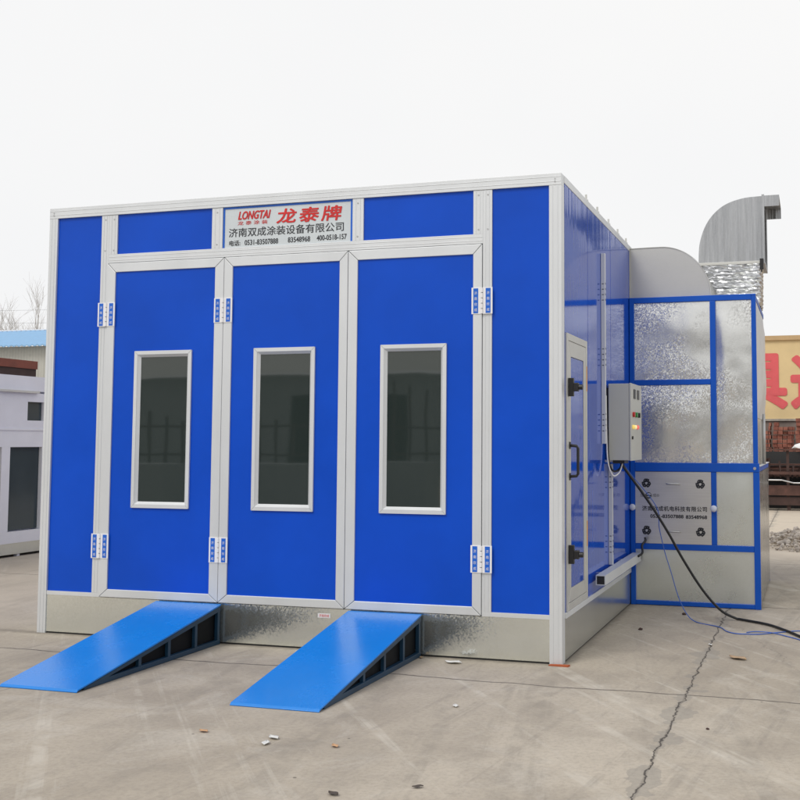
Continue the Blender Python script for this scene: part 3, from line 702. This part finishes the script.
leaf(.90, 1.00, .03, M['litter'], 'tiny white paper scrap lying on the long crack', .4)
leaf(-.73, -.16, .07, M['litter'], 'white paper scrap on the concrete near the right ramp', 1.4)
leaf(-1.0, .0-.06, .03, M['paper'], 'small tan leaf beside the foot of the right ramp frame', .4)
leaf(-.33, -1.28, .035, M['litter'], 'small pale scrap on the open concrete in front of the booth corner', .4)
leaf(-1.42, -2.155, .036, M['leaf_orange'], 'small orange-tan leaf in the foreground between the two ramps', 1.2)
leaf(-1.01, -2.16, .045, M['litter'], 'upper of two white scraps in the foreground below the right ramp', 1.)
leaf(-1.0, -2.26, .042, M['litter'], 'lower of two white scraps in the foreground below the right ramp', .3)
leaf(-.646, -2.206, .034, M['leaf_orange'], 'small orange leaf in the foreground beside the two white scraps', .8)
leaf(-.345, -2.86, .036, M['leaf_dark'], 'dark curled leaf at the very bottom edge of the yard', 1.1)
leaf(-.03, -2.67, .028, M['leaf_dark'], 'small dark leaf near the bottom of the yard left of the crack', 2.)
for (x, y, s, lab) in ((.55,2.35,.02,'small dark stone on the concrete by the cabinet foot'),(.30,1.50,.018,'small dark stone between the side wall and the crack'),(-4.45,.35,.02,'small dark pebble left of the booth corner'),(-4.75,-.3,.016,'tiny dark pebble on pale concrete at the left'),(1.1,-1.35,.009,'tiny dark pebble in the right foreground')):
    bm = bmesh.new(); bmesh.ops.create_icosphere(bm, subdivisions=2, radius=s)
    for v in bm.verts: v.co *= random.uniform(.75,1.15); v.co.z *= .6
    me = bpy.data.meshes.new('pebble'); bm.to_mesh(me); bm.free(); me.materials.append(M['rustdark']); o = bpy.data.objects.new('pebble', me); COL.objects.link(o); o.location = (x,y,s*.4); tag(o, lab, 'stone')

# ================================================================ NEIGHBOUR BOOTH ON THE LEFT
nx = -8.375
nb = thing('white_booth', 'white booth with dark framed windows behind the left edge of the blue booth', 'booth', (-10, 4, 0))
def nbx(name, y0,y1,z0,z1,mat,d0=0.,d1=-.08): return B(name, (nx+d0,y0,z0),(nx+d1,y1,z1), mat, nb)
Ya, Yb = .6, 7.6
nbx('base_skirt', Ya,Yb,.035,.180,M['galv_flat'],-.02,-.08)
nbx('bottom_rail', Ya,Yb,.1805,.330,M['white'])
nbx('header', Ya,Yb,1.432,1.650,M['white'])
nbx('ledge', Ya,Yb,1.6505,1.675,M['white'],.012)
nbx('upper_wall', Ya,4.614,1.6755,2.150,M['lilac']); nbx('upper_wall', 4.924,Yb,1.6755,2.150,M['lilac']); nbx('upper_wall', 4.6145,4.9235,1.6755,1.785,M['lilac']); nbx('upper_wall', 4.6145,4.9235,2.035,2.150,M['lilac'])
nbx('vent_opening', 4.6145,4.9235,1.7855,2.0345,M['pane'],-.04,-.06)
nbx('canopy_rail', Ya,4.78,2.1505,2.178,M['alu_side'],.05,-.08)
nbx('fascia', Ya,Yb,2.1785,2.375,M['lilac'],-.01)
y = 4.17
edges = [4.17+.745*k for k in range(-4, 5)]
for k, e in enumerate(edges):
    nbx('window_post', e, e+.15, .3305, 1.4315, M['white'])
for k in range(len(edges)-1):
    w = nbx('window', edges[k]+.1505, edges[k+1]-.0005, .345, 1.4310, M['pane'], -.05, -.07)
B('body', (nx-.09,Ya+.05,.04),(-13.5,Yb-.05,2.37), M['lilac'], nb); B('end_wall', (nx-.081,Ya,.04),(-13.5,Ya+.049,2.375), M['white'], nb)
for yy in (1.2,2.2,3.3,4.55,5.8,7.0): B('foot', (nx-.04,yy,0),(nx-.09,yy+.05,.036), M['white'], nb)
rb = thing('steel_beam', 'rust-red steel channel lying along the roof of the white booth', 'beam', (nx-.1, 3, 2.376))
B('upper_channel', (nx-.02,.9,2.478),(nx-.24,4.80,2.585), M['rust'], rb); B('lower_channel', (nx-.035,.9,2.3765),(nx-.24,4.79,2.4775), M['rustdark'], rb)

# shed behind
sh = thing('shed', 'long corrugated grey shed with light blue roof behind the white booth', 'shed', (-30, 27, 0))
B('wall', (-62,26,0),(-14,26.2,5.075), M['corr'], sh); B('wall', (-14.2,26.2,0),(-14,38,5.05), M['corr'], sh)
r_ = MB(); nseg = 420; rows = [[],[],[]]
for i in range(nseg+1):
    x = -62.5+49*i/nseg; zz = .022*(1 if i % 2 else -1)
    rows[0].append((x,25.6,5.045+zz)); rows[1].append((x,25.6,5.09+zz)); rows[2].append((x,29.,6.05+zz))
r_.grid(rows).build('roof', M['blueroof'], sh)
B('ridge_cap', (-62.5,28.95,6.05),(-13.5,29.15,6.09), M['white'], sh)

# power poles and wires behind the shed
def wire(y, zA, zB, label):
    P = [(-75+ (60)*k/24, y, zA+(zB-zA)*k/24-.9*math.sin(math.pi*k/24)) for k in range(25)]
    tag(MB().tube(P, .0045, 5).build('overhead_wire', M['rubber']), label, 'wire')
wire(40, 10.6, 8.6, 'upper thin overhead wire faint against the white sky')
wire(40, 9.9, 7.9, 'lower thin overhead wire above the blue shed roof')
tag(MB().tube([(-15,40,0),(-15,40,9.2)], [.16,.11], 10).build('utility_pole', M['rustdark']), 'pole carrying the two overhead wires behind the blue booth', 'pole')

# bare trees
def bare_tree(x, y, h, label, seed, grp='bare trees beyond the shed', r0=.065, twr=.0026, depth=4, nb_=4):
    rnd = random.Random(seed); t = thing('bare_tree', label, 'tree', (x,y,0), grp)
    tr = MB(); cr = MB()
    def grow(p, d, l, r, k):
        q = p + d*l; mid_ = p + d*l*.5 + Vector((rnd.uniform(-1,1),rnd.uniform(-1,1),0))*l*.05
        (tr if k >= depth-0 else cr).tube([p, mid_, q], [r, r*.8, r*.6], 5, False)
        if k <= 0: return
        for i in range(nb_ + (k == depth)):
            tt = rnd.uniform(.45, 1.) if i else 1.
            dd = (d + Vector((rnd.uniform(-1,1), rnd.uniform(-1,1), rnd.uniform(-.1,.6)))*.62).normalized()
            grow(p + d*l*tt, dd, l*rnd.uniform(.5,.72), max(twr, r*.5), k-1)
    grow(Vector((x,y,0)), Vector((rnd.uniform(-.05,.05),0,1)), h*.42, r0, depth)
    tr.build('trunk', M['bark'], t); cr.build('crown', M['bark'], t)
k = 0
for x, y, h in ((-46.5,46,10.8),(-43.6,44,9.6),(-44.6,47,11.6),(-42.6,45,10.2),(-41.5,47,10.8)):
    bare_tree(x, y, h, ['slender bare tree rising over the blue roof at the picture edge','second bare tree from the left above the shed roof','tallest bare tree above the blue shed roof','low bare tree above the shed roof, nearly touching the booth','bare tree half hidden behind the blue booth'][k], 10+k); k += 1

# ================================================================ RIGHT BACKGROUND
wl = thing('painted_wall', 'cream plastered wall with large faded red Chinese characters', 'wall', (3, 24, 0))
B('wall_face', (-3,24,2.18),(9,24.3,4.43), M['cream'], wl); B('coping', (-3.05,23.93,4.4305),(9.05,24.35,4.56), surf('tan_coping', (.52,.36,.19), .8), wl)
B('wall_base', (-3,24.002,0),(9,24.3,2.12), surf('stone_base', (.20,.16,.14), .9, 0, .3, 3.), wl); B('ledge', (-3.02,23.95,2.121),(9.02,24.3,2.179), surf('mortar_ledge', (.36,.33,.29), .9, 0, .3, 6.), wl)
thick_text('red_lettering', '具', M['wallred'], wl, .27, 23.998, 3.26, 1.50, 1.60, .058, depth=.004, n=20, step=.0008)
thick_text('red_lettering', '造', M['wallred'], wl, 1.90, 23.998, 3.26, 1.60, 1.60, .058, depth=.004, n=20, step=.0008)
# brick stacks
def brick_stack(x, y, w, d, h, label, seed):
    rnd = random.Random(seed); t = MB(); bh, bw_ = .115, .13
    z = 0
    while z < h-.01:
        xx = 0; jog = rnd.uniform(0,.05)
        while xx < w-.02:
            dd = rnd.uniform(-.06,.06); ww = min(bw_-.012, w-xx)
            if not (z > h-.2 and rnd.random() < .45): t.box((x+xx+jog,y+dd,z),(x+xx+jog+ww,y+d+dd,z+bh-rnd.uniform(.004,.03)))
            xx += bw_
        z += bh
    tag(t.build('brick_stack', M['brick']), label, 'brick stack', 'brick stacks along the painted wall')
labs = ['dull red brick stack in front of the painted wall, showing just beside the cabinet','brick stack before the painted wall, between the cabinet-side stack and the picture edge','dull red brick stack in front of the painted wall at the picture edge','dull red brick stack in front of the painted wall just outside the picture edge']
for i, x in enumerate((-.15, .62, 1.22, 1.95)): brick_stack(x, 22.5+.1*(i%2), .70 if i != 1 else .55, .9, 2.02+.06*((i*7)%3), labs[i], i)

# steel rack with angle iron
rk = thing('steel_rack', 'low brown steel rack loaded with rusty bars in front of the bricks', 'rack', (2, 17.3, 0))
B('base_beam', (-.4,17.25,.12),(5.5,17.5,.30), M['rustdark'], rk); B('side_beam', (-.4,17.2,.34),(5.5,17.26,.56), M['rack'], rk)
MB().tube([(-.4,17.1,.68),(1.0,17.1,.68),(1.25,17.1,.62),(5.5,17.1,.62)], .018, 8).build('rail', M['galvpipe'], rk)
lg = MB()
for x in (-.3,1.1,2.6,4.2): lg.box((x,17.3,0),(x+.08,17.38,.12)); lg.box((x,17.27,.3),(x+.06,17.33,1.35))
lg.build('leg', M['rustdark'], rk)
bars = MB(); rnd = random.Random(4)
for i in range(46):
    x = -.3+i*.125+rnd.uniform(-.03,.03); l = rnd.uniform(.03,.06); zt = rnd.uniform(.85,1.38); lean = rnd.uniform(-.08,.12)
    bars.prism([(x,17.35+rnd.uniform(0,.3),.72),(x+l,17.35,.72),(x+l+lean,17.4,zt),(x+lean,17.4,zt)], (0,.05,0))
bars.build('bars', M['rustdark'], rk)
B('gap_backing', (-.4,18.15,.0),(5.5,18.3,1.30), M['gap'], rk)  # dark sheet added to stand in for the dark gap behind the bars
hb = MB()
for i in range(6):
    z = .74+i*.05; hb.box((-.4,17.75+rnd.uniform(-.08,.08),z),(5.5,18.0,z+rnd.uniform(.025,.05)))
hb.box((-.4,17.2,.80),(5.5,17.3,.86)); hb.box((-.4,17.2,1.33),(5.5,17.3,1.37))
hb.build('long_bars', M['rack'], rk)
rows = []
for j in range(9):
    rr = .5*[.02,.12,.25,.40,.55,.68,.78,.84,.86][j]; z = [1.60,1.585,1.555,1.52,1.485,1.46,1.44,1.42,1.38][j]
    rows.append([(1.66+rr*math.cos(a*math.pi/8)*(1+.07*math.sin(a*2.3+j)), 18.2+rr*.7*math.sin(a*math.pi/8), z-.02*math.sin(a*1.9)) for a in range(17)])
tag(MB().grid(rows).build('tarpaulin', M['tarp'], smooth=True), 'white tarpaulin peaked over the rusty rack', 'tarpaulin')

# rubble heap of broken concrete
rnd = random.Random(9)
rub = MB()
bm = bmesh.new()
for i in range(800):
    a = rnd.uniform(0, 6.28); q = rnd.random()**.6
    x = 1.72+q*.95*math.cos(a)*1.1; yy = 9.3+q*1.2*math.sin(a); z = .30*(1-q)**.8*rnd.uniform(.3,1)
    s = rnd.uniform(.012,.045)*(1.6 if rnd.random() < .1 else 1)
    ret = bmesh.ops.create_icosphere(bm, subdivisions=1, radius=s, matrix=Matrix.Translation((x,yy,z+s*.3)) @ Matrix.Rotation(rnd.uniform(0,3),4,'X') @ Matrix.Diagonal((rnd.uniform(.6,1.5),rnd.uniform(.6,1.3),rnd.uniform(.4,.9),1)))
    for v in ret['verts']: v.co += Vector((rnd.uniform(-1,1),rnd.uniform(-1,1),rnd.uniform(-1,1)))*s*.18
me = bpy.data.meshes.new('rubble'); bm.to_mesh(me); bm.free()
me.materials.append(surf('rubble_stone', (.46,.41,.35), .9, 0, .5, 9.)); o = bpy.data.objects.new('rubble', me); COL.objects.link(o)
o['kind'] = 'stuff'; tag(o, 'low heap of broken grey and tan rubble on the concrete at the right edge', 'rubble')

# ================================================================ BEHIND THE CAMERA (seen as reflections)
ws = thing('workshop_building', 'long grey metal workshop across the yard, mirrored in the door windows', 'workshop', (-8, -38, 0))
wm = MB(); zw = 4.6
for a, b_ in ((-60,-22),(-16,-10.5),(-6.5,-1),(3.5,14),(20,40)): wm.box((a,-38,0),(b_,-37.8,zw))
for a, b_ in ((-22,-16),(-10.5,-6.5),(-1,3.5),(14,20)): wm.box((a,-38,3.7),(b_,-37.8,zw))
wm.build('wall', M['corr_dark'], ws)
MB().grid([[(-60,-37.3,4.5),(-13,-37.3,4.7),(-12.9,-37.3,5.6),(40,-37.3,5.3)],[(-60,-48,7.2),(-13,-48,7.2),(-12.9,-48,7.9),(40,-48,7.9)]]).build('roof', M['corr'], ws)
B('interior', (-60,-47,0),(40,-46.8,4.5), M['gap'], ws)
for i, (x, y) in enumerate(((-9.5,-26),(-4.2,-24),(3.4,-23))):
    t = thing('steel_frame_stack', ['tall rack of steel posts across the yard','low stack of dark panels across the yard','grey pallet load across the yard'][i], 'stack', (x,y,0))
    m_ = MB()
    if i == 0:
        for k in range(6): m_.box((x+k*.45,y,0),(x+k*.45+.06,y+.06,3.2-.2*k))
        m_.box((x,y,1.6),(x+2.4,y+.06,1.66)); m_.box((x,y,2.6),(x+2.4,y+.06,2.66))
    elif i == 1: m_.box((x,y,0),(x+2.2,y+1.2,1.1)); m_.box((x+.2,y,1.1),(x+1.6,y+1,1.5))
    else: m_.box((x,y,0),(x+1.5,y+1,1.3)); m_.box((x+1.8,y,0),(x+2.4,y+1,2.2))
    m_.build('load', M['rustdark'] if i != 2 else M['alu_side'], t)
for i, (x, y, n_, h) in enumerate(((-13.6,-13,7,2.5),(-10.2,-14,5,2.1),(-8.2,-17,4,3.0))):
    t = thing('frame_rack', ['longest dark frame rack across the yard, mirrored in the glass','middle dark frame rack across the yard, mirrored in the glass','tallest dark frame rack across the yard, mirrored in the glass'][i], 'rack', (x,y,0))
    for k in range(n_): B('post', (x+k*.42,y,0),(x+k*.42+.05,y+.05,h-.11*k), M['rustdark'], t)
    for z in (.5,1.2,1.8): B('crossbar', (x+.051,y+.051,z),(x+n_*.42-.45,y+.09,z+.05), M['rustdark'], t)
    B('sheet_stack', (x+.1,y+.5,0),(x+n_*.42-.3,y+1.5,1.05), M['corr_dark'], t)
# evergreen clump seen mirrored in the glossy side wall
def leafy_tree(x, y, h, label, seed):
    rnd = random.Random(seed); t = thing('evergreen_tree', label, 'tree', (x,y,0), 'evergreens beyond the yard')
    MB().tube([(x,y,0),(x+.1,y,h*.5),(x,y,h*.9)], [.2,.12,.03], 6).build('trunk', M['bark'], t)
    c = MB()
    for i in range(5200):
        u = rnd.random()**.8; z = h*(.12+.88*u); rad = (1-u)**.7*h*.17*rnd.uniform(.5,1.1)*(1+.3*math.sin(z*3.1+seed)); a = rnd.uniform(0,6.28)
        p_ = Vector((x+rad*math.cos(a), y+rad*math.sin(a), z)); s = rnd.uniform(.12,.28)
        d1 = Vector((rnd.uniform(-1,1),rnd.uniform(-1,1),rnd.uniform(-1,1))).normalized()*s; d2 = Vector((rnd.uniform(-1,1),rnd.uniform(-1,1),rnd.uniform(-1,1))).normalized()*s
        n = len(c.v); c.v += [tuple(p_-d1), tuple(p_+d2), tuple(p_+d1), tuple(p_-d2)]; c.f.append((n,n+1,n+2,n+3))
    c.build('crown', M['greenbush'], t)
for i, (x, y, h) in enumerate(((11.4,47,15.6),(9.3,47,14.6),(13.2,49,15.),(8.0,49,12.4))):
    leafy_tree(x, y, h, ['tallest evergreen beyond the yard','second evergreen beyond the yard, left of the tallest','evergreen beyond the yard, right of the tallest','lowest evergreen beyond the yard'][i], 30+i)

# ================================================================ LIGHT, SKY, CAMERA
w = bpy.data.worlds.new('World'); S.world = w; w.use_nodes = True; nt = w.node_tree; L = nt.links
bg = nt.nodes['Background']
sky = nt.nodes.new('ShaderNodeTexSky'); sky.sky_type = 'NISHITA'; sky.sun_disc = False
SUN_EL, SUN_AZ = 48, 205     # azimuth clockwise from +y
sky.sun_elevation = R(SUN_EL); sky.sun_rotation = R(SUN_AZ); sky.dust_density = 4
geo = nt.nodes.new('ShaderNodeTexCoord'); n = nt.nodes.new('ShaderNodeTexNoise'); n.inputs['Scale'].default_value = 1.6; n.inputs['Detail'].default_value = 4
L.new(geo.outputs['Generated'], n.inputs['Vector'])
rp = nt.nodes.new('ShaderNodeValToRGB'); e = rp.color_ramp.elements; e[0].position = .35; e[0].color = (9.25,9.3,9.4,1); e[1].position = .7; e[1].color = (9.75,9.7,9.62,1)
L.new(n.outputs[0], rp.inputs[0])
mx = nt.nodes.new('ShaderNodeMix'); mx.data_type = 'RGBA'; mx.inputs[0].default_value = .97
L.new(sky.outputs[0], mx.inputs[6]); L.new(rp.outputs[0], mx.inputs[7]); L.new(mx.outputs[2], bg.inputs[0]); bg.inputs[1].default_value = .1
sl = bpy.data.lights.new('sun', 'SUN'); sl.energy = 1.35; sl.angle = R(25); sl.color = (1,.96,.9)
so = bpy.data.objects.new('sun', sl); COL.objects.link(so)
az, el = R(SUN_AZ), R(SUN_EL)
dv = Vector((math.sin(az)*math.cos(el), math.cos(az)*math.cos(el), math.sin(el)))
so.rotation_euler = dv.to_track_quat('Z', 'Y').to_euler(); so.location = dv*30

cam = bpy.data.cameras.new('camera'); co = bpy.data.objects.new('camera', cam); COL.objects.link(co); S.camera = co
yaw, pitch, roll = .284, .0698, .002
fw = Vector((-math.sin(yaw)*math.cos(pitch), math.cos(yaw)*math.cos(pitch), math.sin(pitch)))
rt = Vector((math.cos(yaw), math.sin(yaw), 0)); up = rt.cross(fw)
r2 = rt*math.cos(roll)+up*math.sin(roll); u2 = -rt*math.sin(roll)+up*math.cos(roll)
mt = Matrix((r2, u2, -fw)).transposed().to_4x4(); mt.translation = (1.6559,-7.1184,1.5149)
co.matrix_world = mt
cam.sensor_width = 36; cam.lens = 1055.03/800*36; cam.shift_x = -103.38/800; cam.shift_y = -32.07/800
cam.clip_start = .1; cam.clip_end = 1500
S.view_settings.view_transform = 'Standard'; S.view_settings.look = 'None'; S.view_settings.gamma = 1; S.view_settings.exposure = 0
S.view_settings.use_curve_mapping = False
